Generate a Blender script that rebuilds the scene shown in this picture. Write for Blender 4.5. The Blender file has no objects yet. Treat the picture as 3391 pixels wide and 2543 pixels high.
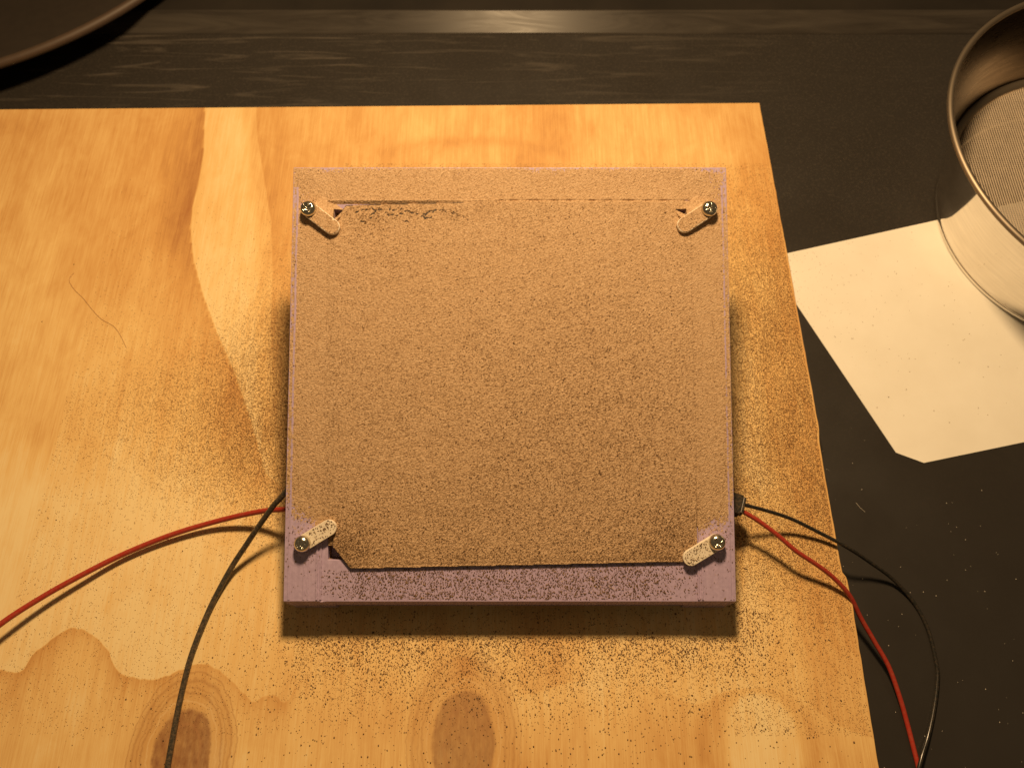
import bpy, bmesh, math, random
import numpy as np
from mathutils import Vector, Matrix

rng = np.random.default_rng(7)
random.seed(7)
scene = bpy.context.scene
COL = scene.collection

# ------------------------------------------------------------------ camera
cam_d = bpy.data.cameras.new("camera")
cam = bpy.data.objects.new("camera", cam_d)
COL.objects.link(cam)
cam.location = (0.0, 0.0, 0.300)
cam.rotation_euler = (math.radians(90 - 65.87), 0, 0)
cam_d.sensor_width = 36.0
cam_d.lens = 36.0 * 2600 / 3391
cam_d.clip_start = 0.005
cam_d.clip_end = 10
cam_d.dof.use_dof = True
cam_d.dof.focus_distance = 0.272
cam_d.dof.aperture_fstop = 16.0
scene.camera = cam

# ------------------------------------------------------------------ light
world = bpy.data.worlds.new("World")
scene.world = world
world.use_nodes = True
bg = world.node_tree.nodes["Background"]
bg.inputs[0].default_value = (1.0, 0.68, 0.36, 1)
bg.inputs[1].default_value = 0.085

lamp_d = bpy.data.lights.new("hood_lamp", 'POINT')
lamp_d.energy = 10.0
lamp_d.color = (1.0, 0.67, 0.345)
lamp_d.shadow_soft_size = 0.027
lamp = bpy.data.objects.new("hood_lamp", lamp_d)
COL.objects.link(lamp)
lamp.location = (0.002, 0.282, 0.335)
lamp_d.use_nodes = True          # reflector lamp with a wide, even beam
_lt = lamp_d.node_tree
_fo = _lt.nodes.new("ShaderNodeLightFalloff")
_fo.inputs["Strength"].default_value = 2.06
_lt.links.new(_fo.outputs["Linear"], _lt.nodes["Emission"].inputs["Strength"])

scene.view_settings.view_transform = 'Standard'
scene.view_settings.look = 'None'
scene.view_settings.exposure = 0.0
scene.view_settings.gamma = 1.0


# ------------------------------------------------------------------ helpers
def tag(o, label=None, cat=None, group=None, kind=None):
    if label: o["label"] = label
    if cat: o["category"] = cat
    if group: o["group"] = group
    if kind: o["kind"] = kind
    return o


def mesh_obj(name, verts, faces, mat, parent=None, smooth=False):
    me = bpy.data.meshes.new(name)
    me.from_pydata([tuple(v) for v in verts], [], [tuple(f) for f in faces])
    me.validate()
    me.update()
    if smooth:
        me.polygons.foreach_set("use_smooth", [True] * len(me.polygons))
    if mat: me.materials.append(mat)
    o = bpy.data.objects.new(name, me)
    COL.objects.link(o)
    if parent: o.parent = parent
    return o


def fast_obj(name, verts, faces, mat, k, parent=None, smooth=False):
    """verts (n,3) array, faces (m,k) int array"""
    me = bpy.data.meshes.new(name)
    n, m = len(verts), len(faces)
    me.vertices.add(n)
    me.vertices.foreach_set("co", np.ascontiguousarray(verts, dtype=np.float32).ravel())
    me.loops.add(m * k)
    me.loops.foreach_set("vertex_index", np.ascontiguousarray(faces, dtype=np.int32).ravel())
    me.polygons.add(m)
    me.polygons.foreach_set("loop_start", np.arange(0, m * k, k, dtype=np.int32))
    me.update(calc_edges=True)
    me.polygons.foreach_set("use_smooth", np.full(m, smooth))
    if mat: me.materials.append(mat)
    o = bpy.data.objects.new(name, me)
    COL.objects.link(o)
    if parent: o.parent = parent
    return o


def add_attr(o, name, arr):
    a = o.data.attributes.new(name, 'FLOAT', 'POINT')
    a.data.foreach_set("value", np.ascontiguousarray(arr, dtype=np.float32).ravel())


def empty(name, loc=(0, 0, 0)):
    o = bpy.data.objects.new(name, None)
    o.empty_display_size = 0.01
    o.location = loc
    COL.objects.link(o)
    return o


def bevel(o, w, seg=2, ang=30):
    m = o.modifiers.new("bevel", 'BEVEL')
    m.width = w; m.segments = seg; m.limit_method = 'ANGLE'; m.angle_limit = math.radians(ang)
    return m


def catmull(pts, n=10):
    P = [np.array(p, float) for p in pts]
    P = [2 * P[0] - P[1]] + P + [2 * P[-1] - P[-2]]
    out = []
    for i in range(1, len(P) - 2):
        for j in range(n):
            t = j / n
            a, b, c, d = P[i - 1], P[i], P[i + 1], P[i + 2]
            out.append(0.5 * ((2 * b) + (c - a) * t + (2 * a - 5 * b + 4 * c - d) * t * t + (3 * b - a - 3 * c + d) * t ** 3))
    out.append(P[-2])
    return np.array(out)


def tube(name, pts, r, mat, parent=None, sides=12, n=10, wob=0.0):
    p = catmull(pts, n)
    V, Fc = [], []
    up = np.array([0, 0, 1.0])
    for i, c in enumerate(p):
        t = p[min(i + 1, len(p) - 1)] - p[max(i - 1, 0)]
        t /= np.linalg.norm(t)
        s = np.cross(t, up); s /= np.linalg.norm(s) + 1e-12
        w = np.cross(s, t)
        rr = r * (1 + wob * math.sin(i * 1.7) * math.sin(i * 0.61))
        for k in range(sides):
            a = 2 * math.pi * k / sides
            V.append(c + rr * (math.cos(a) * s + math.sin(a) * w))
    for i in range(len(p) - 1):
        for k in range(sides):
            k2 = (k + 1) % sides
            Fc.append((i * sides + k, i * sides + k2, (i + 1) * sides + k2, (i + 1) * sides + k))
    Fc.append(tuple(range(sides))[::-1])
    Fc.append(tuple((len(p) - 1) * sides + k for k in range(sides)))
    return mesh_obj(name, V, Fc, mat, parent, True)


def lathe(name, prof, mat, centre, parent=None, seg=160, closed=False):
    V, Fc = [], []
    m = len(prof)
    for i in range(seg):
        a = 2 * math.pi * i / seg
        for r, z in prof:
            V.append((centre[0] + r * math.cos(a), centre[1] + r * math.sin(a), z))
    for i in range(seg):
        j = (i + 1) % seg
        for k in range(m if closed else m - 1):
            k2 = (k + 1) % m
            Fc.append((i * m + k, j * m + k, j * m + k2, i * m + k2))
    return mesh_obj(name, V, Fc, mat, parent, True)


def ring_prof(r, z, tr, n=12):
    return [(r + tr * math.cos(2 * math.pi * k / n), z + tr * math.sin(2 * math.pi * k / n)) for k in range(n)]


# ---------- node helpers
class NT:
    def __init__(self, name):
        self.m = bpy.data.materials.new(name)
        self.m.use_nodes = True
        self.t = self.m.node_tree
        self.b = self.t.nodes["Principled BSDF"]
        self.tc = None

    def n(self, typ, **kw):
        nd = self.t.nodes.new(typ)
        for k, v in kw.items(): setattr(nd, k, v)
        return nd

    def link(self, a, b): self.t.links.new(a, b)

    def pos(self, scale=(1, 1, 1)):
        if self.tc is None: self.tc = self.n("ShaderNodeNewGeometry")
        mp = self.n("ShaderNodeMapping")
        mp.inputs["Scale"].default_value = scale
        self.link(self.tc.outputs["Position"], mp.inputs["Vector"])
        return mp.outputs[0]

    def noise(self, scale, detail=4, rough=0.55, vec=(1, 1, 1), dist=0.0):
        nd = self.n("ShaderNodeTexNoise")
        nd.inputs["Scale"].default_value = scale
        nd.inputs["Detail"].default_value = detail
        nd.inputs["Roughness"].default_value = rough
        nd.inputs["Distortion"].default_value = dist
        self.link(self.pos(vec), nd.inputs["Vector"])
        return nd.outputs[0]

    def mr(self, src, a, b, c=0.0, d=1.0, smooth=False):
        nd = self.n("ShaderNodeMapRange")
        if smooth: nd.interpolation_type = 'SMOOTHSTEP'
        for i, v in enumerate((a, b, c, d)): nd.inputs[i + 1].default_value = v
        self.link(src, nd.inputs[0])
        return nd.outputs[0]

    def mix(self, fac, a, b, mode='MIX'):
        nd = self.n("ShaderNodeMix", data_type='RGBA', blend_type=mode)
        for s, v in ((nd.inputs[0], fac), (nd.inputs[6], a), (nd.inputs[7], b)):
            if hasattr(v, "is_linked"): self.link(v, s)
            elif isinstance(v, (int, float)): s.default_value = v
            else: s.default_value = (*v, 1)
        return nd.outputs[2]

    def math(self, op, a, b=0.0, clamp=False):
        nd = self.n("ShaderNodeMath", operation=op, use_clamp=clamp)
        for s, v in ((nd.inputs[0], a), (nd.inputs[1], b)):
            if hasattr(v, "is_linked"): self.link(v, s)
            else: s.default_value = v
        return nd.outputs[0]

    def fmix(self, f, a, b):
        nd = self.n("ShaderNodeMix", data_type='FLOAT')
        for s, v in ((nd.inputs[0], f), (nd.inputs[2], a), (nd.inputs[3], b)):
            if hasattr(v, "is_linked"): self.link(v, s)
            else: s.default_value = v
        return nd.outputs[0]

    def attr(self, name):
        nd = self.n("ShaderNodeAttribute"); nd.attribute_name = name
        return nd.outputs["Fac"]

    def bump(self, h, strength, dist):
        nd = self.n("ShaderNodeBump")
        nd.inputs["Strength"].default_value = strength
        nd.inputs["Distance"].default_value = dist
        self.link(h, nd.inputs["Height"])
        self.link(nd.outputs[0], self.b.inputs["Normal"])

    def set(self, color=None, rough=None, metal=None, spec=None, **kw):
        for s, v in (("Base Color", color), ("Roughness", rough), ("Metallic", metal), ("Specular IOR Level", spec)):
            if v is None: continue
            i = self.b.inputs[s]
            if hasattr(v, "is_linked"): self.link(v, i)
            elif s == "Base Color": i.default_value = (*v, 1)
            else: i.default_value = v
        return self.m


# ------------------------------------------------------------------ materials
def m_wood():
    t = NT("pine_plywood")
    tone = t.fmix(t.mr(t.attr("sd_stripe"), -.0003, .0003), t.attr("tone_out"), t.attr("tone_in"))
    tone = t.fmix(t.mr(t.attr("sd_low"), -.0003, .0003), tone, t.attr("tone_low"))
    g1 = t.noise(1, 4, .7, (1700, 42, 1))
    g0 = t.noise(1, 2, .5, (2600, 75, 1))
    g4 = t.noise(75, 5, .7, (1, .45, 1), .6)
    g2 = t.noise(1, 3, .55, (330, 14, 1), .6)
    g3 = t.noise(28, 4, .6, (1, .55, 1))
    tone = t.math('ADD', tone, t.mr(g1, .25, .75, -.16, .16))
    tone = t.math('ADD', tone, t.mr(g0, .60, .78, 0, .16))
    tone = t.math('ADD', tone, t.mr(g4, .3, .7, -.11, .11))
    tone = t.math('ADD', tone, t.mr(g2, .25, .75, -.07, .07))
    tone = t.math('ADD', tone, t.mr(g3, .25, .75, -.13, .13))
    cr = t.n("ShaderNodeValToRGB")
    e = cr.color_ramp.elements
    e[0].position = 0; e[0].color = (.81, .635, .335, 1)
    e[1].position = 1; e[1].color = (.36, .155, .052, 1)
    k = e.new(.28); k.color = (.75, .505, .205, 1)
    k = e.new(.6); k.color = (.60, .335, .112, 1)
    t.link(tone, cr.inputs[0])
    col = cr.outputs[0]
    # knots: dark heart and growth rings from a normalised radius
    for nm, dark in (("knot_a", 1.0), ("knot_b", .75)):
        a = t.attr(nm)
        a2 = t.math('ADD', a, t.mr(t.noise(110, 5, .7), .25, .75, -.09, .09))
        halo = t.math('MULTIPLY', t.mr(a2, 1.55, 1.85, 1, 0, True), .50 * dark)
        col = t.mix(halo, col, (.52, .275, .090))
        for rr, wd, st in ((1.14, .035, .5), (1.30, .05, .45), (1.42, .03, .35), (1.58, .06, .4), (1.76, .035, .45)):
            ln = t.mr(t.math('ABSOLUTE', t.math('SUBTRACT', a2, rr)), 0, wd, st * dark, 0)
            col = t.mix(ln, col, (.33, .15, .05) if rr != 1.14 else (.76, .54, .27))
        core = t.mr(a2, .90, 1.03, 1, 0, True)
        fine = t.mr(t.noise(1, 5, .7, (520, 210, 1)), .3, .7, .50, 1.0)
        col = t.mix(t.math('MULTIPLY', core, t.math('MULTIPLY', fine, .95 * dark)), col, (.235, .098, .040))
        inner = t.mr(t.math('ABSOLUTE', t.math('SUBTRACT', a2, .62)), 0, .05, .5 * dark, 0)
        col = t.mix(inner, col, (.42, .21, .085))
    edge = t.attr("side")
    col = t.mix(edge, col, (.62, .42, .2))
    t.bump(g1, .25, .0002)
    return t.set(col, .47, 0, .35)


def m_counter():
    t = NT("dark_counter")
    f = t.noise(900, 3, .7)
    f2 = t.noise(9, 4, .6)
    sc = t.noise(1, 4, .6, (14, 190, 1), 1.2)
    geo = t.n("ShaderNodeSeparateXYZ"); t.link(t.pos(), geo.inputs[0])
    ym = t.mr(geo.outputs[1], .06, .24)
    back = t.mr(geo.outputs[1], .28, .31)
    left = t.mr(geo.outputs[0], .05, -.15)
    speck = t.math('MULTIPLY', t.mr(f, .50, .78, 0, .55), t.math('MULTIPLY', t.mr(f2, .3, .65, .5, 1), ym))
    col = t.mix(speck, (.026, .0225, .019), (.085, .07, .054))
    scr = t.math('MULTIPLY', t.mr(sc, .54, .72), t.math('MULTIPLY', back, t.mr(geo.outputs[0], .16, -.05, .12, 1)))
    col = t.mix(t.math('MULTIPLY', scr, .6), col, (.115, .098, .08))
    fr = t.mr(t.math('ADD', geo.outputs[1], t.math('MULTIPLY', geo.outputs[0], -.35)), .16, .02)
    col = t.mix(t.math('MULTIPLY', fr, .0), col, (.03, .03, .03))
    rough = t.mr(t.noise(30, 5, .6), .3, .7, .30, .44)
    t.bump(f, .12, .0001)
    return t.set(col, rough, 0, .5)


def m_trim():
    t = NT("worn_dark_trim")
    s = t.noise(1, 5, .65, (16, 130, 130), 1.0)
    col = t.mix(t.mr(s, .35, .7), (.03, .026, .022), (.055, .048, .04))
    return t.set(col, t.mr(s, .3, .7, .24, .38), 0, .12)


def m_ledge():
    t = NT("matte_dark_ledge")
    col = t.mix(t.mr(t.noise(20, 4), .3, .7), (.012, .010, .008), (.022, .018, .014))
    return t.set(col, .7, 0, .2)


def m_plastic():
    t = NT("lavender_plastic")
    lay = t.noise(1, 2, .5, (620, 5, 5))
    fine = t.noise(700, 3, .6)
    col = t.mix(t.mr(fine, .35, .7), (.45, .345, .50), (.54, .42, .60))
    t.bump(lay, .6, .0005)
    return t.set(col, t.mr(lay, .3, .7, .20, .36), 0, .55)


def m_clip():
    t = NT("pale_plastic")
    col = t.mix(t.mr(t.noise(500, 3), .35, .7), (.86, .77, .62), (.78, .68, .52))
    return t.set(col, .5, 0, .3)


def m_sheet():
    t = NT("dark_sheet")
    col = t.mix(t.mr(t.noise(300, 3), .3, .7), (.03, .020, .012), (.05, .033, .02))
    return t.set(col, .5, 0, .4)


def m_bed():
    t = NT("brown_dust_bed")
    a = t.attr("tone")
    cr = t.n("ShaderNodeValToRGB")
    e = cr.color_ramp.elements
    e[0].position = 0; e[0].color = (.66, .475, .30, 1)
    e[1].position = 1; e[1].color = (.07, .04, .018, 1)
    k = e.new(.35); k.color = (.50, .33, .185, 1)
    k = e.new(.7); k.color = (.22, .13, .062, 1)
    t.link(a, cr.inputs[0])
    return t.set(cr.outputs[0], .75, 0, .25)


def m_grain():
    t = NT("brown_dust_grain")
    col = t.mix(t.mr(t.noise(800, 2), .35, .65), (.13, .070, .030), (.30, .185, .095))
    return t.set(col, .6, 0, .3)


def m_fine():
    t = NT("fine_brown_dust")
    col = t.mix(t.mr(t.noise(800, 2), .35, .65), (.19, .102, .042), (.30, .165, .072))
    return t.set(col, .75, 0, .2)


def m_plain(name, col, rough, metal=0.0, spec=.5, var=.15, sc=200):
    t = NT(name)
    c2 = tuple(c * (1 - var) for c in col)
    c = t.mix(t.mr(t.noise(sc, 3), .3, .7), col, c2)
    return t.set(c, rough, metal, spec)


def m_paper():
    t = NT("white_paper")
    c = t.mix(t.mr(t.noise(60, 4), .3, .7), (.80, .775, .70), (.76, .73, .65))
    t.bump(t.noise(900, 3), .1, .0001)
    return t.set(c, .8, 0, .2)


def m_steel(name, rough, col=(.62, .60, .56)):
    t = NT(name)
    s = t.noise(1, 3, .6, (60, 60, 700))
    return t.set(t.mix(t.mr(s, .3, .7), col, tuple(c * .85 for c in col)), t.mr(s, .3, .7, rough, rough + .08), 1.0, .5)


def m_wire(name, col, dirt):
    t = NT(name)
    d = t.mr(t.noise(1100, 3, .7), .42, .70)
    c = t.mix(t.math('MULTIPLY', d, dirt), col, (.30, .19, .10))
    return t.set(c, .24, 0, .55)


M = dict(wood=m_wood(), counter=m_counter(), trim=m_trim(), ledge=m_ledge(), plastic=m_plastic(), clip=m_clip(),
         sheet=m_sheet(), bed=m_bed(), grain=m_grain(), fine=m_fine(), paper=m_paper(),
         steel=m_steel("polished_steel", .05, (.86, .82, .76)), rim=m_steel("brushed_steel_rim", .5, (.36, .30, .23)), dull=m_steel("dull_steel", .25, (.13, .105, .08)),
         wiremesh=m_plain("sieve_mesh_steel", (.62, .52, .40), .5, .35, .5),
         screw=m_steel("zinc_screw", .16, (.78, .74, .62)),
         red=m_wire("red_wire_sleeve", (.36, .030, .018), .25), black=m_wire("black_wire_sleeve", (.042, .038, .028), .40),
         blackclean=m_wire("black_wire_clean", (.016, .016, .014), .12),
         plug=m_wire("black_plug", (.02, .019, .016), .3),
         bowl=m_plain("dark_bowl", (.024, .018, .013), .6, 0, .3), bowlrim=m_plain("bowl_rim", (.058, .036, .022), .6),
         fibre=m_plain("fibre", (.36, .19, .075), .7), speck=m_plain("pale_speck", (.5, .45, .38), .8))

# ------------------------------------------------------------------ counter, trim, ledge
ZC = -0.012


def box_verts(x0, x1, y0, y1, z0, z1):
    v = [(x0, y0, z0), (x1, y0, z0), (x1, y1, z0), (x0, y1, z0), (x0, y0, z1), (x1, y0, z1), (x1, y1, z1), (x0, y1, z1)]
    f = [(0, 3, 2, 1), (4, 5, 6, 7), (0, 1, 5, 4), (1, 2, 6, 5), (2, 3, 7, 6), (3, 0, 4, 7)]
    return v, f


v, f = box_verts(-.7, .7, -.4, .3478, ZC - .03, ZC)
tag(mesh_obj("counter", v, f, M['counter']), "dark satin counter top under the plywood", kind="structure")
# bevelled trim: rises 30 degrees to the ledge
tv = []
for x in (-.7, .7):
    tv += [(x, .348, ZC - .03), (x, .348, ZC), (x, .3593, ZC + .0065), (x, .3593, ZC - .03)]
tf = [(0, 1, 2, 3), (7, 6, 5, 4), (1, 5, 6, 2), (0, 4, 5, 1), (2, 6, 7, 3), (3, 7, 4, 0)]
o = mesh_obj("counter_trim", tv, tf, M['trim'])
bevel(o, .0008)
tag(o, "sloping worn trim strip along the back of the counter", kind="structure")
v, f = box_verts(-.7, .7, .3595, 1.3, ZC - .03, ZC + .0055)
tag(mesh_obj("back_ledge", v, f, M['ledge']), "dark ledge behind the counter trim", kind="structure")


# ------------------------------------------------------------------ plywood board
def interp(pts, axis, q):
    p = sorted(pts, key=lambda a: a[axis])
    return np.interp(q, [a[axis] for a in p], [a[1 - axis] for a in p])


stripeL = [(-152.3, 330), (-152.3, 283.2), (-148.7, 256.6), (-148.2, 237.3), (-148.8, 223.9), (-147.3, 211.0), (-143.6, 196.0),
           (-135.9, 176.7), (-126.9, 158.3), (-117.4, 140.7), (-107.7, 119.7), (-98, 95), (-60, 70)]
stripeR = [(-133.0, 330), (-133.0, 283.2), (-129.8, 265.1), (-122.6, 237.3), (-117.0, 216.1), (-112.7, 186.3), (-110.6, 162.8),
           (-103.9, 119.7), (-96, 95), (-60, 60)]
lower = [(-420, 15), (-300, 26), (-220, 14), (-194.2, 21.1), (-184.3, 21.6), (-177.4, 20.7), (-175.4, 22.7), (-174.5, 25.9), (-169.8, 30.7),
         (-162.6, 36.0), (-155.5, 34.7), (-147.6, 29.1), (-141.7, 21.1), (-133.8, 18.8), (-126.3, 18.8), (-114.6, 23.5),
         (-107.8, 22.7), (-100.5, 18.0), (-92.1, 11.1), (-89.7, 12.2), (-85.0, 13.4), (-82.3, 11.6), (-79.4, 11.1),
         (-77.1, 16.5), (-70.9, 21.1), (-57.7, 22.7), (-34.1, 18.0), (-24.4, 22.7), (-16.9, 25.9), (-7.7, 21.1), (4.0, 13.4),
         (23.9, 18.0), (48.6, 16.5), (64.6, 10.3), (74.8, 14.2), (88.2, 15.7), (101.1, 13.4), (112.8, 4.3), (127.9, -1.6)]
# right-hand edge of the board (x as a function of y), slightly ragged, with one chipped step
edge_r = [(124.9, -130), (126.0, -20), (125.9, -10.1), (126.5, 47.2), (126.1, 54.9), (124.8, 55.3), (124.6, 62.7), (124.4, 107.6),
          (125.3, 114.6), (124.6, 172.1), (124.4, 199.0), (123.7, 256.6), (123.2, 287.7)]
NX, NY = 360, 290
xs0 = np.linspace(-.40, .125, NX)
ys0 = np.linspace(-.13, .2877, NY)
X, Y = np.meshgrid(xs0, ys0, indexing='ij')
xr = interp([(a, b) for a, b in edge_r], 1, ys0 * 1e3) / 1e3
xr = xr + np.interp(ys0, np.linspace(-.13, .29, 120), rng.normal(0, .00007, 120))
X = -.40 + (X + .40) * ((xr[None, :] + .40) / .525)
ytop = .2877 + (X[:, -1] - .1232) * .0112
Y = -.13 + (Y + .13) * ((ytop[:, None] + .13) / .4177)
Z = np.zeros_like(X)
xm, ym = X * 1e3, Y * 1e3


def smooth(a, b, x):
    t = np.clip((x - a) / (b - a), 0, 1)
    return t * t * (3 - 2 * t)


def gauss(x, c, w): return np.exp(-((x - c) / w) ** 2)


sL = interp(stripeL, 1, ym); sR = interp(stripeR, 1, ym)
sd_stripe = np.minimum(xm - sL, (sR - xm) + 6) * 1e-3
warp = 4 * np.sin(ym / 37.0) + 3 * np.sin(ym / 17.0 + 1)
# darkness of the veneer figure plus painted light and shade (0 pale .. 1 dark)
tone = 0.25 + .18 * smooth(140, 240, ym)  # back darkened in the colour to even out the lamp's falloff
tone -= .20 * smooth(-95, -125, xm) * smooth(125, 75, ym)
tone += .36 * np.where(xm < sL, np.exp(-np.clip(sL - xm, 0, None) / 22), 0) * smooth(60, 120, ym)
tone += .26 * smooth(0, 5, xm - sR) * np.exp(-np.clip(xm - sR, 0, None) / 30) * smooth(60, 160, ym)
tone += .20 * gauss(xm + warp, 20, 11) + .10 * gauss(xm, 5, 8)
tone -= .06 * gauss(xm, 62, 25)
tone += .20 * smooth(96, 118, xm + warp) * smooth(-30, 60, 260 - ym)
tone += .12 * gauss(xm + warp, -195, 20) * gauss(ym, 170, 80)
tone += .25 * gauss(xm, -258, 22) * gauss(ym, 270, 12)  # dish's shadow on the far corner, painted into the tone
tone += .16 * gauss(ym, 264 + (xm + 20) ** 2 * -.004, 3.5) * gauss(xm, -20, 45)
tone_in = .10 + .12 * smooth(150, 250, ym) + .22 * smooth(3, -3, sR - xm)
_lw = catmull([(a, b, 0) for a, b in lower], 8)
sl = np.interp(xm, np.maximum.accumulate(_lw[:, 0]), _lw[:, 1]) + .35 * np.sin(xm * 1.9) * np.sin(xm * .7)
dl = sl - ym
sd_low = dl * 1e-3
cell = .5 + .5 * np.sin(xm / 11.0 + 1.3 * np.sin(xm / 23.0))
tone_low = .32 * np.exp(-np.clip(dl, 0, None) / 8) + .20 + .10 * cell - .10 * gauss(xm, 86, 16) * gauss(ym, 0, 12)
tone_low += .12 * gauss(xm, -150, 10) * gauss(ym, 0, 14)
_s = smooth(-88, -66, xm)
tone_low = tone_low * (1 - _s) + _s * (.27 + .05 * np.sin(xm / 9 + 1) + .10 * smooth(0, 14, dl))
tone_low -= .20 * smooth(1.06, .92, np.hypot((xm - 87) / 13.5, (ym + 3) / 17)) * (xm > 50)
tone_low += .14 * gauss(np.hypot((xm - 86) / 1.15, (ym + 2)), 17, 2.6) * (xm > 50)
tone_low += .30 * gauss(xm, -17, 4.5) * smooth(8, 26, ym)


def knot(cx, cy, rx, ry): return np.hypot((xm - cx) / rx, (ym - cy) / ry)


def board():
    V = np.stack([X, Y, Z], -1).reshape(-1, 3)
    idx = np.arange(NX * NY).reshape(NX, NY)
    q = np.stack([idx[:-1, :-1], idx[1:, :-1], idx[1:, 1:], idx[:-1, 1:]], -1).reshape(-1, 4)
    # perimeter skirt: a small arris, then down to the bottom
    per = np.concatenate([idx[:, 0], idx[-1, 1:], idx[-2::-1, -1], idx[0, -2:0:-1]])
    c = V[per].copy()
    cen = np.array([-.14, .08, 0])
    lo1 = c.copy(); lo1[:, 2] = -.0004
    lo1[:, :2] += np.sign(c[:, :2] - cen[:2]) * (np.abs(c[:, :2] - cen[:2]) > np.array([.255, .195])) * .0003
    lo2 = lo1.copy(); lo2[:, 2] = -.0117
    n0 = len(V); npv = len(per)
    V2 = np.concatenate([V, lo1, lo2])
    i0 = per; i1 = n0 + np.arange(npv); i2 = n0 + npv + np.arange(npv)
    nx = lambda a: np.roll(a, -1)
    s1 = np.stack([i0, i1, nx(i1), nx(i0)], -1); s2 = np.stack([i1, i2, nx(i2), nx(i1)], -1)
    o = fast_obj("plywood_board", V2, np.concatenate([q, s1, s2]), M['wood'], 4)

    def full(a, fill=0.0): return np.concatenate([np.broadcast_to(a, X.shape).reshape(-1), a.reshape(-1)[per] if a.size > 1 else np.full(npv, fill), np.full(npv, fill)])
    add_attr(o, "tone_out", full(tone)); add_attr(o, "tone_in", full(tone_in)); add_attr(o, "tone_low", full(tone_low))
    add_attr(o, "sd_stripe", full(sd_stripe)); add_attr(o, "sd_low", full(sd_low))
    add_attr(o, "knot_a", full(knot(-114.3, -6, 10.6, 15.5), 9)); add_attr(o, "knot_b", full(knot(-16.8, -2, 11.3, 17.5), 9))
    add_attr(o, "side", np.concatenate([np.zeros(n0), np.full(npv, .5), np.ones(npv)]))
    return tag(o, "orange pine plywood board with knots, lying on the dark counter", "board")


board()

# ------------------------------------------------------------------ paper under the board's edge
pp = [(115, 203.2), (119.2, 204.3), (205.5, 226.1), (330, 257.5), (352, 141), (215.8, 112.9), (171.5, 103.7), (160.8, 108.2), (121, 199.2)]
pv = [(a / 1e3, b / 1e3, ZC + .00028) for a, b in pp] + [(a / 1e3, b / 1e3, ZC) for a, b in pp]
n = len(pp)
pf = [tuple(range(n))[::-1], tuple(range(n, 2 * n))] + [(i, (i + 1) % n, n + (i + 1) % n, n + i) for i in range(n)]
tag(mesh_obj("paper_sheet", pv, pf, M['paper']), "white paper sheet with a cut corner, partly under the sieve", "paper")

# ------------------------------------------------------------------ sieve
SC = (.2693, .2227)
sv = empty("sieve", (SC[0], SC[1], ZC))


def local(o, root):
    o.parent = root
    o.matrix_parent_inverse = Matrix.Translation(-Vector(root.location))
    return o


zt = ZC + .0003
wall = [(.0652, zt + .0012), (.0690, zt + .010), (.0722, zt + .0225), (.0868, zt + .0575), (.0862, zt + .0575), (.0716, zt + .0225), (.0684, zt + .010), (.0646, zt + .0012)]
fine_wall = []
for (a, b) in zip(wall[:-1], wall[1:]):
    for k in range(4):
        fine_wall.append((a[0] + (b[0] - a[0]) * k / 4, a[1] + (b[1] - a[1]) * k / 4))
fine_wall.append(wall[-1])
local(lathe("outer_wall", [p for p in fine_wall[:13]], M['steel'], SC), sv)
local(lathe("inner_wall", [p for p in fine_wall[16:]], M['dull'], SC), sv)
local(lathe("rim", ring_prof(.0870, zt + .0580, .00135), M['rim'], SC, closed=True), sv)
local(lathe("foot_ring", ring_prof(.0645, zt + .0016, .0016), M['steel'], SC, closed=True), sv)
local(lathe("mesh_ring", [(.0717, zt + .0232), (.0712, zt + .0238), (.0690, zt + .0232), (.0672, zt + .0222), (.0672, zt + .0214), (.0717, zt + .0222)], M['rim'], SC, closed=True), sv)
# woven mesh: straight wires both ways
mv, mf = [], []
pitch, wr, Rm, zm = .00112, .00027, .0680, zt + .0220
for d in (0, 1):
    k = -Rm + pitch / 2
    i = 0
    while k < Rm:
        hl = math.sqrt(max(Rm * Rm - k * k, 0))
        nseg = max(1, int(hl * 2 / .012))
        b = len(mv)
        zz = zm + (-wr * .9 if d else wr * .9)
        w2 = wr * (.6 if d else 1.15)
        for s in range(nseg + 1):
            t = -hl + 2 * hl * s / nseg
            for a in (90, 210, 330):
                du, dz = w2 * math.cos(math.radians(a)), w2 * math.sin(math.radians(a))
                p = (SC[0] + t, SC[1] + k + du, zz + dz) if d else (SC[0] + k + du, SC[1] + t, zz + dz)
                mv.append(p)
        for s in range(nseg):
            for c in range(3):
                c2 = (c + 1) % 3
                mf.append((b + s * 3 + c, b + s * 3 + c2, b + s * 3 + 3 + c2, b + s * 3 + 3 + c))
        k += pitch; i += 1
local(mesh_obj("mesh", mv, mf, M['wiremesh']), sv)["kind"] = "stuff"
tag(sv, "round stainless steel sieve with fine mesh standing on paper", "sieve")

# ------------------------------------------------------------------ bowl on the ledge
BC = (-.3355, .475)
bw = empty("dish", (BC[0], BC[1], ZC + .0055))
zb = ZC + .0055
outer = [(.001, zb), (.062, zb), (.070, zb + .002), (.110, zb + .004), (.150, zb + .008), (.184, zb + .0125)]
inner = [(.182, zb + .0131), (.148, zb + .0095), (.108, zb + .006), (.068, zb + .0036), (.001, zb + .003)]
local(lathe("body", outer + inner, M['bowl'], BC, seg=128), bw)
local(lathe("rim", ring_prof(.1868, zb + .0140, .0024), M['bowlrim'], BC, closed=True, seg=128), bw)
tag(bw, "wide shallow dark dish with a brown rim, standing on the ledge", "dish")

# ------------------------------------------------------------------ tilted frame box
TH = math.radians(19.4)
FO = Vector((-.0008, .0434, .0151))
PM = Matrix.Translation(FO) @ Matrix.Rotation(TH, 4, 'X')      # plate local (u, v, n) -> world
WU, LV = .0801, .1575
HU = WU
frame_root = empty("frame_box", (FO.x, FO.y, 0))


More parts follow.
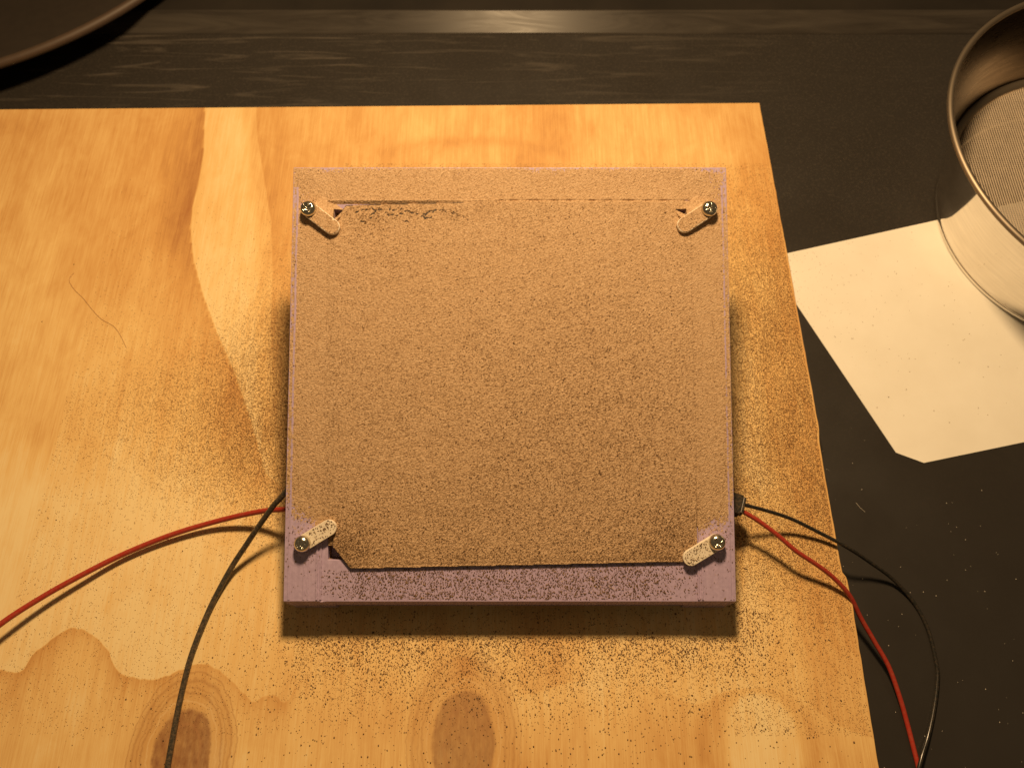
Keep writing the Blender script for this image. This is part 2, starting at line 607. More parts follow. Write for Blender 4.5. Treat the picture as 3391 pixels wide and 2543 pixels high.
def to_world(V):
    A = np.array(V, float).reshape(-1, 3)
    R = np.array(PM.to_3x3()); t = np.array(PM.translation)
    return A @ R.T + t


# frame top: cells of different height
ub = [-.0801, -.0672, -.0647, .0647, .0672, .0801]
vb = [0.0, .0145, .1415, .1449, .1575]
hgt = {}
for i in range(5):
    for j in range(4):
        z = 0.0
        if 1 <= i <= 3 and j <= 2: z = -.0004
        if i == 2 and j == 1: z = -.0060
        hgt[i, j] = z
BOT = -.0075


def fp(u, v, n_):
    if abs(v) < 1e-9: v = n_ * math.tan(TH)        # the front face stands upright
    return (u, v, n_)


bm = bmesh.new()


def quad(a, b, c, d):
    bm.faces.new([bm.verts.new(p) for p in (a, b, c, d)])


for (i, j), z in hgt.items():
    u0, u1, v0, v1 = ub[i], ub[i + 1], vb[j], vb[j + 1]
    quad(fp(u0, v0, z), fp(u1, v0, z), fp(u1, v1, z), fp(u0, v1, z))
    for (di, dj, a, b) in ((-1, 0, (u0, v1), (u0, v0)), (1, 0, (u1, v0), (u1, v1)), (0, -1, (u0, v0), (u1, v0)), (0, 1, (u1, v1), (u0, v1))):
        zn = hgt.get((i + di, j + dj), BOT)
        if zn < z: quad(fp(*a, z), fp(*a, zn), fp(*b, zn), fp(*b, z))
quad(fp(ub[0], vb[-1], BOT), fp(ub[-1], vb[-1], BOT), fp(ub[-1], 0, BOT), fp(ub[0], 0, BOT))
bmesh.ops.remove_doubles(bm, verts=bm.verts, dist=1e-6)
bmesh.ops.recalc_face_normals(bm, faces=bm.faces)
bmesh.ops.transform(bm, matrix=PM, verts=bm.verts)
me = bpy.data.meshes.new("frame"); bm.to_mesh(me); bm.free()
me.materials.append(M['plastic'])
fr = bpy.data.objects.new("frame", me); COL.objects.link(fr)
local(fr, frame_root)
bevel(fr, .00045, 3)

# thin printed ridges beside the open channel
for cu, wd, v1, hh_ in ((-.0684, .00055, .0205, .00032), (-.0672, .00045, .0205, .00018), (.0683, .0005, .0165, .00030), (.0669, .0004, .0165, .00016),
                        (-.0716, .0005, .0190, .00012), (-.0731, .0006, .0175, .00012), (-.0783, .0007, .150, .00014), (.0783, .0006, .150, .00014)):
    nn = 26
    V, Fc = [], []
    for q_ in range(nn + 1):
        vv = .0006 + (v1 - .0006) * q_ / nn
        jit = rng.normal(0, .00005)
        for du, dn in ((-wd, -.0003), (-wd * .45, hh_), (wd * .45, hh_), (wd, -.0003)):
            V.append((cu + du + jit, vv, dn * (1 + .25 * rng.random())))
    for q_ in range(nn):
        for c_ in range(3): Fc.append((q_ * 4 + c_, q_ * 4 + c_ + 1, q_ * 4 + c_ + 5, q_ * 4 + c_ + 4))
    Fc += [(0, 1, 2, 3), (nn * 4 + 3, nn * 4 + 2, nn * 4 + 1, nn * 4)]
    local(mesh_obj("ridge", to_world(V), Fc, M['plastic']), frame_root)

# housing below: four upright walls, a long slot in the front one
hv, hf = [], []


def hbox(x0, x1, y0, y1, z0, z1a, z1b):
    """box whose top slopes from z1a (at y0) to z1b (at y1)"""
    b = len(hv)
    hv.extend([(x0, y0, z0), (x1, y0, z0), (x1, y1, z0), (x0, y1, z0), (x0, y0, z1a), (x1, y0, z1a), (x1, y1, z1b), (x0, y1, z1b)])
    hf.extend([tuple(b + k for k in q) for q in [(0, 3, 2, 1), (4, 5, 6, 7), (0, 1, 5, 4), (1, 2, 6, 5), (2, 3, 7, 6), (3, 0, 4, 7)]])


y0 = FO.y + .0002


def ztop(y): return FO.z + (y - FO.y) * math.tan(TH) + BOT / math.cos(TH) + .0002


xa, xb = FO.x - HU + .0006, FO.x + HU - .0006
yb = y0 + LV * math.cos(TH) - .0005
zf = ztop(y0)
hbox(xa, xa + .016, y0, y0 + .0024, 0, ztop(y0), ztop(y0 + .0024))
hbox(xb - .016, xb, y0, y0 + .0024, 0, ztop(y0), ztop(y0 + .0024))
hbox(xa + .016, xb - .016, y0 + .0006, y0 + .0024, 0, .0012, .0012)
hbox(xa + .0012, xa + .0036, y0 + .0024, yb, 0, ztop(y0 + .0024), ztop(yb))
hbox(xb - .0036, xb - .0012, y0 + .0024, yb, 0, ztop(y0 + .0024), ztop(yb))
hbox(xa + .0036, xb - .0036, yb - .0024, yb, 0, ztop(yb - .0024), ztop(yb))
local(mesh_obj("housing", hv, hf, M['plastic']), frame_root)


def par(p, n_):          # shift a point read off at plate level to its height above the plate
    k = 1 - n_ / .28
    return (p[0] * k, .076 + (p[1] - .076) * k)


screws = [(-.0745, .1419), (.0738, .1419), (-.0741, .0197), (.0741, .0202)]
ends = [(-.0655, .1350), (.0645, .1357), (-.0647, .0255), (.0645, .0150)]
CB, CT, CR = .0003, .0023, .00285
clips2 = []
for k, (s, e) in enumerate(zip(screws, ends)):
    s2, e2 = par(s, .0035), par(e, CT)
    clips2.append((s2, e2))
    ang = math.atan2(e2[1] - s2[1], e2[0] - s2[0])
    out = []
    for q in range(17): a = ang + math.pi / 2 + math.pi * q / 16; out.append((s2[0] + CR * math.cos(a), s2[1] + CR * math.sin(a)))
    for q in range(17): a = ang - math.pi / 2 + math.pi * q / 16; out.append((e2[0] + CR * math.cos(a), e2[1] + CR * math.sin(a)))
    m = len(out)
    V = [(a, b, CB) for a, b in out] + [(a, b, CT) for a, b in out]
    Fc = [tuple(range(m))[::-1], tuple(range(m, 2 * m))] + [(i, (i + 1) % m, m + (i + 1) % m, m + i) for i in range(m)]
    o = mesh_obj("clip", to_world(V), Fc, M['clip'])
    bevel(o, .0002, 2, 50)
    local(o, frame_root)
    # pan-head screw with a cross recess
    rot = [.55, .15, .35, .75][k]
    NR, NA = 22, 72
    hr, hh = .0030, .0022
    V, Fc = [(s2[0], s2[1], CT + hh - .0009)], []
    ca, sa = math.cos(rot), math.sin(rot)
    for i in range(1, NR + 1):
        r = hr * i / NR
        for j in range(NA):
            a = 2 * math.pi * j / NA
            x, y = r * math.cos(a), r * math.sin(a)
            z = CT + hh * math.sqrt(max(0, 1 - (r / hr) ** 2.6)) if i < NR else CT
            lx, ly = abs(x * ca + y * sa), abs(-x * sa + y * ca)
            m1, m2 = max(lx, ly), min(lx, ly)
            if m2 < .00042 and m1 < .00165: z = min(z, CT + hh - .0011 + .0005 * (m1 / .00165) ** 3)
            V.append((s2[0] + x, s2[1] + y, z))
    # shank down into the frame
    for j in range(NA):
        a = 2 * math.pi * j / NA
        V.append((s2[0] + .0015 * math.cos(a), s2[1] + .0015 * math.sin(a), CT))
    for j in range(NA):
        a = 2 * math.pi * j / NA
        V.append((s2[0] + .0015 * math.cos(a), s2[1] + .0015 * math.sin(a), -.004))
    for j in range(NA): Fc.append((0, 1 + j, 1 + (j + 1) % NA))
    for i in range(NR + 1):
        for j in range(NA):
            j2 = (j + 1) % NA
            b, c = 1 + i * NA, 1 + (i + 1) * NA
            Fc.append((b + j, c + j, c + j2, b + j2))
    o = mesh_obj("screw", to_world(V), Fc, M['screw'], None, True)
    local(o, frame_root)
tag(frame_root, "lavender plastic frame box tilted on the plywood, with four screwed corner clips", "frame")

# ------------------------------------------------------------------ square plate held in the frame
sheet = [(-64.6, 137.2), (-60.3, 143.0), (-8.8, 144.35), (57.0, 144.35), (66.4, 138.0), (66.6, 18.2), (61.5, 13.8), (-56.5, 11.4), (-62.9, 19.2)]
SB, ST = -.00035, .00055
n = len(sheet)
V = [(a / 1e3, b / 1e3, SB) for a, b in sheet] + [(a / 1e3, b / 1e3, ST) for a, b in sheet]
Fc = [tuple(range(n))[::-1], tuple(range(n, 2 * n))] + [(i, (i + 1) % n, n + (i + 1) % n, n + i) for i in range(n)]
o = mesh_obj("square_plate", to_world(V), [tuple(f)[::-1] for f in Fc], M['sheet'])
tag(o, "thin square plate with cut corners buried under brown dust inside the frame", "plate")

# ------------------------------------------------------------------ dust bed on the frame and plate (a granular skin)
ST_ = .00027
gu = np.arange(-.0799, .0800, ST_); gv = np.arange(.0004, .1573, ST_)
U, Vv = np.meshgrid(gu, gv, indexing='ij')
um, vm = U * 1e3, Vv * 1e3


def poly_sd(px, py, poly):
    """signed distance to a convex polygon, positive inside (mm)"""
    d = np.full(px.shape, 1e9)
    for (a, b) in zip(poly, poly[1:] + poly[:1]):
        ex, ey = b[0] - a[0], b[1] - a[1]
        L = math.hypot(ex, ey)
        d = np.minimum(d, -((px - a[0]) * ey - (py - a[1]) * ex) / L * -1 * -1)
    return d


area = sum(a[0] * b[1] - b[0] * a[1] for a, b in zip(sheet, sheet[1:] + sheet[:1]))
pl = sheet if area > 0 else sheet[::-1]
sd = np.full(um.shape, 1e9)
for a, b in zip(pl, pl[1:] + pl[:1]):
    ex, ey = b[0] - a[0], b[1] - a[1]
    L = math.hypot(ex, ey)
    sd = np.minimum(sd, (ex * (vm - a[1]) - ey * (um - a[0])) / L)


def blur(a, k):
    for ax in (0, 1):
        s = np.zeros_like(a)
        for i in range(-k, k + 1): s += np.roll(a, i, ax)
        a = s / (2 * k + 1)
    return a


def lowfreq(shape, cells, seed):
    r = np.random.default_rng(seed).normal(0, 1, (cells + 2, cells + 2))
    a = np.linspace(0, cells, shape[0]); b = np.linspace(0, cells, shape[1])
    i = a.astype(int); j = b.astype(int); fi = (a - i)[:, None]; fj = (b - j)[None, :]
    fi = fi * fi * (3 - 2 * fi); fj = fj * fj * (3 - 2 * fj)
    g = lambda p, q: r[np.ix_(p, q)]
    return (g(i, j) * (1 - fi) * (1 - fj) + g(i + 1, j) * fi * (1 - fj) + g(i, j + 1) * (1 - fi) * fj + g(i + 1, j + 1) * fi * fj)


lf = lowfreq(um.shape, 9, 3); lf2 = lowfreq(um.shape, 40, 4)
in_sheet = sd > .10
inner_u = (um > -67.2) & (um < 67.2)
# underlying level (mm): rails 0, bridged gaps 0, bare floor -1.2, pits far down
base = np.zeros_like(um)
floor_bare = inner_u & (vm < 14.5) & ~in_sheet
floor_bare |= inner_u & ~in_sheet & (vm < 25.5 + 1.2 * lf2) & (np.abs(um) > 64.7)
base[floor_bare] = -.4
gap_rear = inner_u & ~in_sheet & (vm > 141.5) & (vm < 144.9) & (um < -4)
base[gap_rear] = -.4
pit = ~in_sheet & (np.abs(um) < 64.7) & (vm > 14.5) & (vm < 141.5) & ((vm > 136.8) | (vm < 19.5))
base[in_sheet] = .45
# thickness of the dust over that level
edge = np.minimum(np.minimum(80.1 - np.abs(um), 157.5 - vm), 30)
T = .17 - .16 * np.exp(-edge / 1.6) + .03 * lf
T -= .10 * smooth(120, 157, vm) * smooth(45, 80, np.abs(um))
side_fade = smooth(50, 4, vm)
T = np.where(np.abs(um) > 64.7, T - .36 * side_fade, T)
fl = -.11 - .12 * smooth(30, 66, np.abs(um + 2)) - .09 * smooth(4, 0, vm) + .04 * lf
T = np.where(floor_bare, fl, T)
T = np.where(gap_rear, .20 * smooth(143.5, 144.8, vm) - .04 - .10 * smooth(-30, -60, um) + .09 * smooth(-30, -8, um), T)
T = np.where(in_sheet, .28, T)
bridged = ~in_sheet & ~floor_bare & ~gap_rear & (vm > 21.5)
base = np.where(gap_rear, .46 + (np.interp(vm, [143.4, 144.9], [-.4, .44]) - .46) * smooth(-4, -36, um), base)
base = np.where(bridged, .5 * np.exp(np.minimum(sd, 0) / 4.0) * smooth(21.5, 34, vm), base)
# grooves where the recess edges show through the dust
T -= .55 * gauss(vm, 144.9, .24) * (um < 66.5) * (um > -4) * (.6 + .4 * np.sin(um * .9 + np.sin(um * .37)))
T -= .10 * gauss(um, -67.3 + .012 * (140 - vm), .25) * smooth(30, 60, vm) * (vm < 141) * (.35 + .65 * smooth(100, 118, vm))
T -= .16 * gauss(um, 66.9, .25) * (vm < 141) * (.25 + .75 * smooth(70, 30, vm)) * (vm > 22)
T -= .10 * gauss(vm, 11.4 + (um + 56) * .0203 + 1.0, .5)
# small drying cracks near the rear edge of the plate
cracks = [[(-56.5, 138.6), (-54.0, 139.9), (-52.2, 139.5), (-50.8, 140.6), (-49.3, 139.4)],
          [(-51.2, 137.2), (-49.7, 138.7), (-48.3, 140.1), (-47.0, 139.9), (-45.7, 138.3), (-44.6, 137.0), (-43.0, 137.4)],
          [(-41.8, 136.8), (-40.1, 137.9), (-38.7, 139.0), (-37.7, 139.5), (-36.4, 138.4), (-35.0, 138.7), (-34.0, 137.8)],
          [(-32.6, 136.4), (-31.2, 137.8), (-30.2, 138.0), (-29.2, 139.3), (-28.0, 139.0), (-27.2, 140.0), (-25.8, 139.2), (-24.8, 139.9),
           (-23.6, 138.8), (-22.6, 139.6), (-21.6, 138.1), (-20.4, 138.3), (-19.0, 136.8), (-17.0, 136.0), (-15.5, 134.9)],
          [(-44.5, 140.4), (-42.5, 139.6), (-41.0, 140.6), (-39.4, 140.2)], [(-39.8, 134.2), (-38.4, 133.6), (-37.2, 134.1)],
          [(-32.0, 136.0), (-30.2, 135.6), (-28.8, 136.3)], [(-55.5, 133.0), (-54.3, 133.9), (-53.2, 133.7)], [(-51.8, 135.3), (-50.6, 136.0)]]
crk = np.zeros_like(um)
cracks = [[(a, 139.9 + (b - 138.0) * .75) for a, b in c] for c in cracks]
for c in cracks:
    c2 = [c[0]]
    for (a, b) in zip(c[:-1], c[1:]):
        for tt in (.25, .5, .75): c2.append((a[0] + (b[0] - a[0]) * tt + rng.normal(0, .16), a[1] + (b[1] - a[1]) * tt + rng.normal(0, .22)))
        c2.append(b)
    for (a, b) in zip(c2[:-1], c2[1:]):
        wgt = 0 if rng.random() < .22 else rng.uniform(.5, 1.2); wid = rng.uniform(.11, .24)
        ex, ey = b[0] - a[0], b[1] - a[1]
        sel = (um > min(a[0], b[0]) - 1) & (um < max(a[0], b[0]) + 1) & (vm > min(a[1], b[1]) - 1) & (vm < max(a[1], b[1]) + 1)
        t = np.clip(((um[sel] - a[0]) * ex + (vm[sel] - a[1]) * ey) / (ex * ex + ey * ey), 0, 1)
        d = np.hypot(um[sel] - a[0] - t * ex, vm[sel] - a[1] - t * ey)
        crk[sel] = np.maximum(crk[sel], wgt * np.exp(-(d / wid) ** 2))
crk *= np.clip(.35 + 1.0 * rng.random(crk.shape), 0, 1)
T -= .50 * np.minimum(crk, 1)
# clips: dust on their tops, and a bank on the uphill side of the two upper ones
for k, (s2, e2) in enumerate(clips2):
    s_, e_ = np.array(s2) * 1e3, np.array(e2) * 1e3
    ex, ey = e_ - s_
    t = np.clip(((um - s_[0]) * ex + (vm - s_[1]) * ey) / (ex * ex + ey * ey), 0, 1)
    cx_, cy_ = s_[0] + t * ex, s_[1] + t * ey
    d = np.hypot(um - cx_, vm - cy_)
    if k < 2:
        nrm = np.array([-ey, ex]) / math.hypot(ex, ey)
        if nrm[1] < 0: nrm = -nrm
        side = (um - cx_) * nrm[0] + (vm - cy_) * nrm[1]
        bank = 2.15 - np.clip(d - CR * 1e3 * .7, 0, None) * .42
        okb = (side > .35 * CR * 1e3) & (t > .02) & (t < .98) & ~pit
        base = np.where(okb, np.maximum(base, bank * smooth(.3 * CR * 1e3, .9 * CR * 1e3, side)), base)
    on = d < CR * 1e3 - (.15 if k < 2 else .35)
    base = np.where(on, CT * 1e3, base)
    T = np.where(on, (.13 if k < 2 else -.165), T)
base = np.where(pit, -9, base)
# granular relief
w = rng.normal(0, 1, um.shape)
gr = .050 * w + .045 * blur(rng.normal(0, 1, um.shape), 1) * 1.6
gr += .06 * lf2 * .4
coarse = (rng.random(um.shape) > .985) * rng.random(um.shape) * .16
height = base + T + gr + coarse
VB = np.stack([U, Vv, height / 1e3], -1).reshape(-1, 3)
idx = np.arange(um.size).reshape(um.shape)
q = np.stack([idx[:-1, :-1], idx[1:, :-1], idx[1:, 1:], idx[:-1, 1:]], -1).reshape(-1, 4)
# drop faces that lie wholly below the surface
h = height.reshape(-1)[q].max(1)
lev = np.where(floor_bare | gap_rear, -.4, np.where(pit, -3, 0)).reshape(-1)[q].min(1)
q = q[h > lev - .02]
used = np.unique(q)
rem = np.full(um.size, -1); rem[used] = np.arange(len(used))
bedo = fast_obj("dust_layer", to_world(VB[used]), rem[q], M['bed'], 4)
tn = np.clip(.30 + .13 * rng.normal(0, 1, um.shape) - .9 * gr, 0, 1)
darkp = .03 + .15 * smooth(130, 15, vm) + .07 * gauss(um, 22, 40) * gauss(vm, 65, 45) + .03 * np.clip(lf, 0, 2) + .45 * gauss(um, -61, 9) * gauss(vm, 17, 11) + .22 * gauss(um, 60, 12) * gauss(vm, 20, 14) + .12 * gauss(vm, 13, 5)
darkp += .06 * gauss(um, -55, 10) * gauss(vm, 136, 10) + .22 * smooth(-62, -54, um) * smooth(-10, -22, um) * gauss(vm, 139.5, 2.6) * (lf2 > -.3)
darkp = np.where(floor_bare, .35, darkp)
darkp = np.where((np.abs(um) > 67.2) | (vm > 145), darkp * .6, darkp)
dk = rng.random(um.shape) < darkp
dk2 = dk | (np.roll(dk, 1, 0) & (rng.random(um.shape) < .3)) | (np.roll(dk, 1, 1) & (rng.random(um.shape) < .15))
tn = np.where(dk2, .46 + .36 * rng.random(um.shape), tn)
tn = np.where((np.abs(um) > 67.2) | (vm > 145), tn * .93, tn)
tn = np.where(crk > .55, .92, tn)
add_attr(bedo, "tone", tn.reshape(-1)[used])
tag(bedo, "brown granular dust spread over the frame and plate", "dust", kind="stuff")

# ------------------------------------------------------------------ loose grains
OCT = np.array([(1, 0, 0), (-1, 0, 0), (0, 1, 0), (0, -1, 0), (0, 0, 1), (0, 0, -1)], float)
OF = np.array([(0, 2, 4), (2, 1, 4), (1, 3, 4), (3, 0, 4), (2, 0, 5), (1, 2, 5), (3, 1, 5), (0, 3, 5)])


TET = np.array([(1, 0, -.5), (-.5, .87, -.5), (-.5, -.87, -.5), (0, 0, .9)], float)
TF = np.array([(0, 1, 3), (1, 2, 3), (2, 0, 3), (0, 2, 1)])


def grains(name, pts, size, mat, label, elong=.5, tet=False):
    SV, SF = (TET, TF) if tet else (OCT, OF)
    nv = len(SV)
    n_ = len(pts)
    sz = size[:, None] * (1 + elong * rng.random((n_, 3))) * .5
    sz[:, 2] = size * (.35 + .2 * rng.random(n_))
    L = SV[None] * sz[:, None, :] + rng.normal(0, .12, (n_, nv, 3)) * size[:, None, None] * .5
    a = rng.random(n_) * 2 * math.pi
    c, s = np.cos(a)[:, None], np.sin(a)[:, None]
    Wd = np.stack([L[..., 0] * c - L[..., 1] * s, L[..., 0] * s + L[..., 1] * c, L[..., 2]], -1)
    Wd[..., 2] -= Wd[..., 2].min(1)[:, None]
    Wd += pts[:, None, :]
    Fx = (SF[None] + nv * np.arange(n_)[:, None, None]).reshape(-1, 3)
    o = fast_obj(name, Wd.reshape(-1, 3), Fx, mat, 3)
    tag(o, label, "dust", kind="stuff")
    return o


def reject(n_, x0, x1, y0_, y1_, dens):
    """sample up to n_ candidate points with probability dens(x, y) (0..1)"""
    x = rng.uniform(x0, x1, n_); y = rng.uniform(y0_, y1_, n_)
    k = rng.random(n_) < dens(x, y)
    return x[k], y[k]


def on_board(x, y):
    xe = np.interp(y * 1e3, [p[1] for p in edge_r], [p[0] for p in edge_r]) / 1e3
    inside = (x > -.0795) & (x < .0780) & (y > .0436) & (y < .191)
    return (x < xe - .0006) & (y < .283) & ~inside


def clump(x, y, s, a, seed):
    return 1 + a * (np.sin(x * s + seed) * np.sin(y * s * 1.3 + 2.1 * seed) + .6 * np.sin(x * s * 2.3 - y * s * 1.7 + seed))


def d_front(x, y):
    d = np.clip(.0335 - y, 0, None) * 1e3
    xx = np.abs(x - .008) * 1e3
    side = smooth(96, 70, xx)
    a = np.exp(-d / 9.5) * side * .95 + .10 * np.exp(-d / 30) * smooth(120, 55, xx)
    a *= clump(x, y, 260, .30, 1.0)
    a += .006 * smooth(170, 90, xx)
    a = np.where((y > .0330) & (np.abs(x) < .083), a * .05, a)
    return np.where((y < .0425) & on_board(x, y), a, 0)


x, y = reject(62000, -.20, .13, -.02, .0425, d_front)
P1 = np.stack([x, y, np.zeros_like(x)], -1)


def d_sides(x, y):
    dl_ = np.clip(-.0795 - x, 0, None) * 1e3; dr_ = np.clip(x - .078, 0, None) * 1e3
    a = np.where(x < 0, .55 * np.exp(-dl_ / 14) * smooth(105, 55, y * 1e3) * smooth(-10, 30, y * 1e3) + .012 * smooth(130, 40, y * 1e3),
                 .60 * np.exp(-dr_ / 18) * smooth(120, 50, y * 1e3) * smooth(-20, 10, y * 1e3) + .02)
    a += .0016
    return np.where(on_board(x, y) & (y > .02) | on_board(x, y) & (np.abs(x) > .085), a, 0)


x, y = reject(30000, -.27, .127, -.02, .20, d_sides)
P2 = np.stack([x, y, np.zeros_like(x)], -1)
PA = np.concatenate([P1, P2])
grains("loose_grains", PA, (.00019 + .00030 * rng.random(len(PA)) ** 1.6) * np.where(rng.random(len(PA)) > .97, 1.4, 1), M['grain'],
       "dark brown grains scattered over the plywood around the frame")


def d_fine(x, y):
    ym_ = y * 1e3
    dl_ = np.clip(-.0795 - x, 0, None) * 1e3; dr_ = np.clip(x - .078, 0, None) * 1e3
    prof = smooth(250, 165, ym_) * smooth(55, 105, ym_) + .25 * smooth(240, 160, ym_)
    wl = 22 + 36 * gauss(ym_, 120, 36)
    L_ = .95 * np.exp(-(dl_ / wl) ** 2) * smooth(225, 140, ym_) * smooth(60, 95, ym_ + .9 * dl_ * 0)
    R_ = .80 * smooth(250, 150, ym_) * smooth(20, 90, ym_) + .10
    F_ = .22 * smooth(-5, 40, ym_)
    a = np.where(x < -.0795, L_ + .03 * smooth(260, 120, ym_), np.where(x > .078, R_, np.where(ym_ > 190, .12, F_)))
    a *= clump(x, y, 90, .12, 2.0)
    a = np.where((y > .0335) & (y < .0436) & (np.abs(x) < .0825), a * .1, a)
    return np.where(on_board(x, y), a, 0)


x, y = reject(1500000, -.185, .126, .0, .25, d_fine)
P3 = np.stack([x, y, np.zeros_like(x)], -1)
grains("fine_dust", P3, rng.uniform(.00016, .00035, len(P3)), M['fine'], tet=True, label="fine brown dust film settled on the plywood beside the frame")

# dark grains lying on the frame, the front channel and the clips
def plate_pts():
    n_ = 100000
    u = rng.uniform(-79.5, 79.5, n_); v_ = rng.uniform(.6, 157, n_)
    lvl = np.zeros(n_); p = np.zeros(n_)
    rail = np.abs(u) > 67.4
    p = np.where(rail, .10 + .10 * smooth(60, 20, v_) - .17 * smooth(22, 6, v_), p)
    fl_ = (np.abs(u) < 67) & (v_ < 11.0 + (u + 56) * .0203)
    p = np.where(fl_, 2.4 - 2.1 * smooth(25, 66, np.abs(u + 3)) - .35 * smooth(3, 0, v_), p)
    lvl = np.where(fl_, -.4, lvl)
    for k, (s2, e2) in enumerate(clips2):
        s_, e_ = np.array(s2) * 1e3, np.array(e2) * 1e3
        ex, ey = e_ - s_
        t = np.clip(((u - s_[0]) * ex + (v_ - s_[1]) * ey) / (ex * ex + ey * ey), 0, 1)
        d = np.hypot(u - s_[0] - t * ex, v_ - s_[1] - t * ey)
        on = d < CR * 1e3 - .25
        near_screw = np.hypot(u - s_[0], v_ - s_[1]) < 3.2
        p = np.where(d < CR * 1e3 + .2, 0, p)
        p = np.where(on & ~near_screw, .12 if k < 2 else .55, p); lvl = np.where(on, CT * 1e3, lvl)
    k = rng.random(n_) < p
    return to_world(np.stack([u[k] / 1e3, v_[k] / 1e3, lvl[k] / 1e3], -1))


def sheet_pts():
    n_ = 90000
    u = rng.uniform(-62, 66, n_); v_ = rng.uniform(14.5, 143, n_)
    p = .012 + .10 * gauss(u, 26, 34) * gauss(v_, 66, 40) + .10 * smooth(60, 15, v_) + .38 * gauss(u, -58, 10) * gauss(v_, 20, 10)
    p += .22 * gauss(u, 58, 14) * gauss(v_, 22, 12) + .12 * gauss(v_, 15, 5) + .10 * gauss(u, -52, 12) * gauss(v_, 137, 7)
    p *= clump(u / 1e3, v_ / 1e3, 420, .35, 3.0)
    k = rng.random(n_) < p
    u, v_ = u[k], v_[k]
    iu = np.clip(np.round((u / 1e3 - gu[0]) / ST_).astype(int), 0, len(gu) - 1)
    iv = np.clip(np.round((v_ / 1e3 - gv[0]) / ST_).astype(int), 0, len(gv) - 1)
    hh2 = height[iu, iv]
    ok = (hh2 > .35) & (hh2 < 1.2)
    return to_world(np.stack([u[ok] / 1e3, v_[ok] / 1e3, hh2[ok] / 1e3 - .00004], -1))


PF = np.concatenate([plate_pts(), sheet_pts()])
grains("frame_grains", PF, .00018 + .00024 * rng.random(len(PF)) ** 1.5, M['grain'], "dark brown grains sprinkled over the powdered plate, lavender frame and clips")

# grains on the paper
x, y = reject(9000, .12, .26, .09, .23, lambda a, b: np.where((a - .1195) * .72 + (b - .2045) * .315 > .0006 * 0,
              .55 * np.exp(-np.clip(a - .125, 0, None) / .022) * smooth(.1, .2, b) * (b < .2035 + (a - .1192) * .252) * (b > .1992 - (a - .121) * 2.286), 0))
k = x > .1255
P4 = np.stack([x[k], y[k], np.full(k.sum(), ZC + .00028)], -1)
xs_ = rng.uniform(.145, .24, 60); ys_ = rng.uniform(.118, .195, 60)
k = (ys_ > .1992 - (xs_ - .121) * 2.286 + .004) & (ys_ > .1037 + (xs_ - .1715) * .208 + .004)
P5 = np.stack([xs_[k], ys_[k], np.full(k.sum(), ZC + .00028)], -1)
PB = np.concatenate([P4, P5])
sz = np.concatenate([rng.uniform(.00014, .00030, len(P4)), rng.uniform(.00020, .00042, len(P5))])
grains("paper_dust", PB, sz, M['grain'], "fine brown dust sprinkled on the white paper")

# pale specks on the counter
x, y = reject(420, .128, .30, -.02, .20, lambda a, b: np.where((b < .094) | (a < .150) & (b < .12), .75, 0) * np.where(a > .1285, 1, 0))
P6 = np.stack([x, y, np.full(len(x), ZC)], -1)
grains("pale_specks", P6, rng.uniform(.00015, .00042, len(P6)) , M['speck'], "tiny pale specks on the dark counter beside the plywood")

# ------------------------------------------------------------------ wires
mm = lambda L: [(a / 1e3, b / 1e3, c / 1e3) for a, b, c in L]
redL = [(-76.0, 77.2, 14.0), (-80.7, 77.4, 13.0), (-85.8, 77.5, 12.0), (-96.0, 77.7, 8.0), (-112.8, 75.1, 4.0), (-130.0, 70.0, 3.0), (-146.3, 62.9, 3.0),
        (-159.5, 54.9, 4.5), (-172.1, 46.2, 6.0), (-183.5, 36.4, 8.0), (-193.6, 25.2, 8.0), (-208, 5, 5), (-222, -20, 1.2), (-235, -50, 1.1)]
blackL = [(-75.5, 90.5, 26.0), (-78.9, 86.4, 24.0), (-83.8, 80.6, 21.0), (-87.9, 77.1, 18.0), (-93.7, 71.1, 13.0), (-99.5, 64.5, 8.0), (-104.9, 57.5, 4.0),
          (-110.2, 46.9, 1.6), (-113.2, 37.9, 1.1), (-115.7, 27.4, 1.05), (-116.8, 18.7, 1.05), (-117.5, 8.8, 1.05), (-117.8, -1.6, 1.05),
          (-117.9, -10.1, 1.05), (-117.4, -21.4, 1.05), (-114, -50, 1.05)]
blackR = [(83.5, 79.2, 15.0), (86.5, 78.6, 14.5), (96.6, 77.2, 10.5), (106.2, 75.1, 7.0), (117.1, 70.7, 3.8), (127.6, 65.5, 1.8), (138.0, 60.9, -4.0), (148.0, 55.3, -9.0), (155.3, 46.8, -11.2), (158.5, 36.9, -11.2), (159.0, 25.2, -11.2), (158.0, 18.7, -11.2), (154.7, 9.2, -11.2), (150.3, -0.1, -10.8), (145.6, -7.6, -9.6), (142.4, -15.0, -9.6), (138, -30, -10.5), (135, -50, -11.2)]
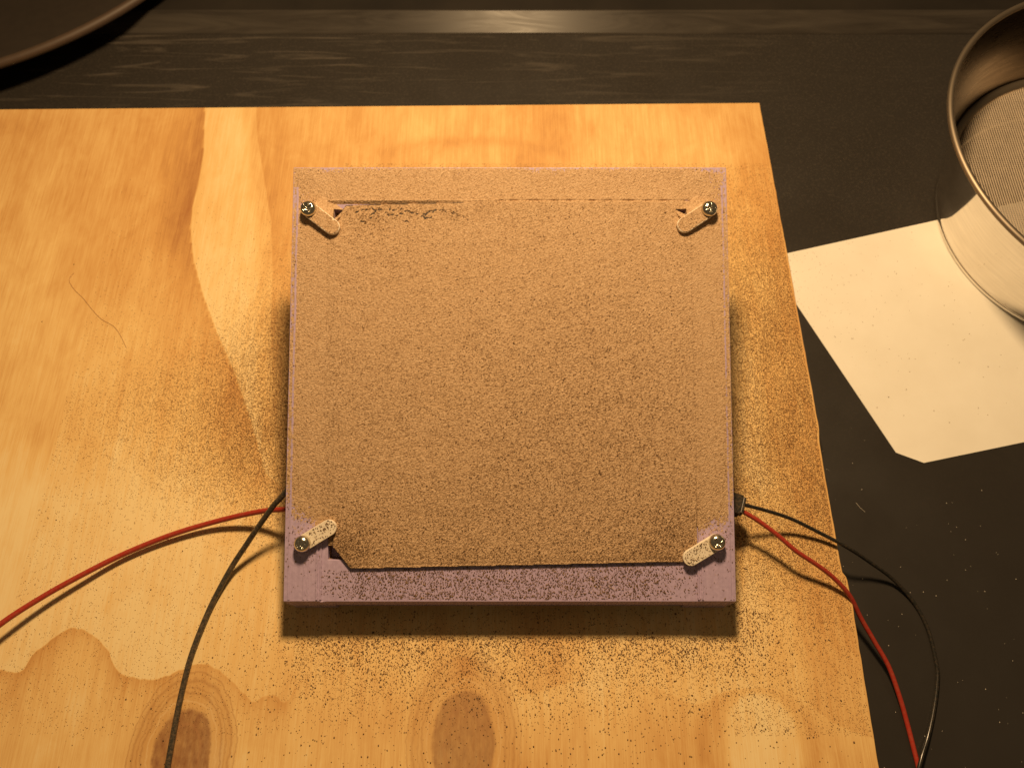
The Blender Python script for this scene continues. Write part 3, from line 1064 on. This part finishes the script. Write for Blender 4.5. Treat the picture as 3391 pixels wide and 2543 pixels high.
redR = [(83.1, 77.2, 14.0), (86.1, 76.2, 13.5), (92.0, 72.8, 12.5), (98.5, 67.8, 11.5), (105.0, 62.3, 10.0), (112.9, 57.7, 7.5), (119.1, 53.6, 5.0),
        (125.5, 47.6, 1.5), (130.2, 40.1, -3.0), (135.1, 31.8, -6.0), (139.5, 23.3, -8.0), (142.3, 12.6, -9.8), (143.6, 4.5, -10.8),
        (144.4, -4.7, -11.0), (144.8, -10.7, -11.0), (145.1, -20.9, -11.0), (146, -50, -11.0)]
tag(tube("wire", mm(redL), .00105, M['red']), "red wire curving over the plywood beneath the crossing black wire", "wire")
tag(tube("wire", mm(blackL), .00105, M['black']), "dusty black wire crossing over a red wire and the wood knot", "wire")
tag(tube("wire", mm(blackR), .00072, M['blackclean']), "thin black wire looping from the black plug out across the counter", "wire")
tag(tube("wire", mm(redR), .00088, M['red']), "red wire running from the black plug off the board onto the counter", "wire")

# plug on the side of the box
pg = empty("plug", (.0832, .0788, .014))
pg.rotation_euler = (0, 0, math.radians(-19))


def plug_part(name, x0, x1, y0_, y1_, z0, z1, mat, bev):
    v_, f_ = box_verts(x0, x1, y0_, y1_, z0, z1)
    o_ = mesh_obj(name, v_, f_, mat, pg)
    bevel(o_, bev, 2)
    return o_


plug_part("body", -.0058, .0022, -.0038, .0038, -.0028, .0024, M['plug'], .0004)
plug_part("collar", .00225, .0034, -.0030, .0034, -.0022, .0018, M['plug'], .0003)
tag(pg, "small black plug in the side of the lavender box where wires leave", "plug")

# ------------------------------------------------------------------ stray fibres
hair = [(-195.7, 188.7), (-197.0, 185.0), (-193.8, 180.3), (-188.7, 175.6), (-183.3, 169.7), (-178.3, 165.1), (-172.5, 161.7), (-168.6, 157.2), (-164.8, 151.2)]
tag(tube("fibre", [(a / 1e3, b / 1e3, .00010) for a, b in hair], .000095, M['fibre'], sides=6), "long curved brown fibre lying on bare plywood", "fibre")
hair2 = [(-238, 108), (-232, 110), (-226, 112), (-219, 111.5), (-215, 110)]
tag(tube("fibre", [(a / 1e3, b / 1e3, .00010) for a, b in hair2], .00009, M['fibre'], sides=6), "short thin brown fibre on the plywood beyond the long one", "fibre")
hair3 = [(140.3, 86.7), (141.6, 84.6), (143.3, 82.8)]
tag(tube("fibre", [(a / 1e3, b / 1e3, ZC + .00010) for a, b in hair3], .00008, M['speck'], sides=6), "short pale fibre on the dark counter between board and paper", "fibre")
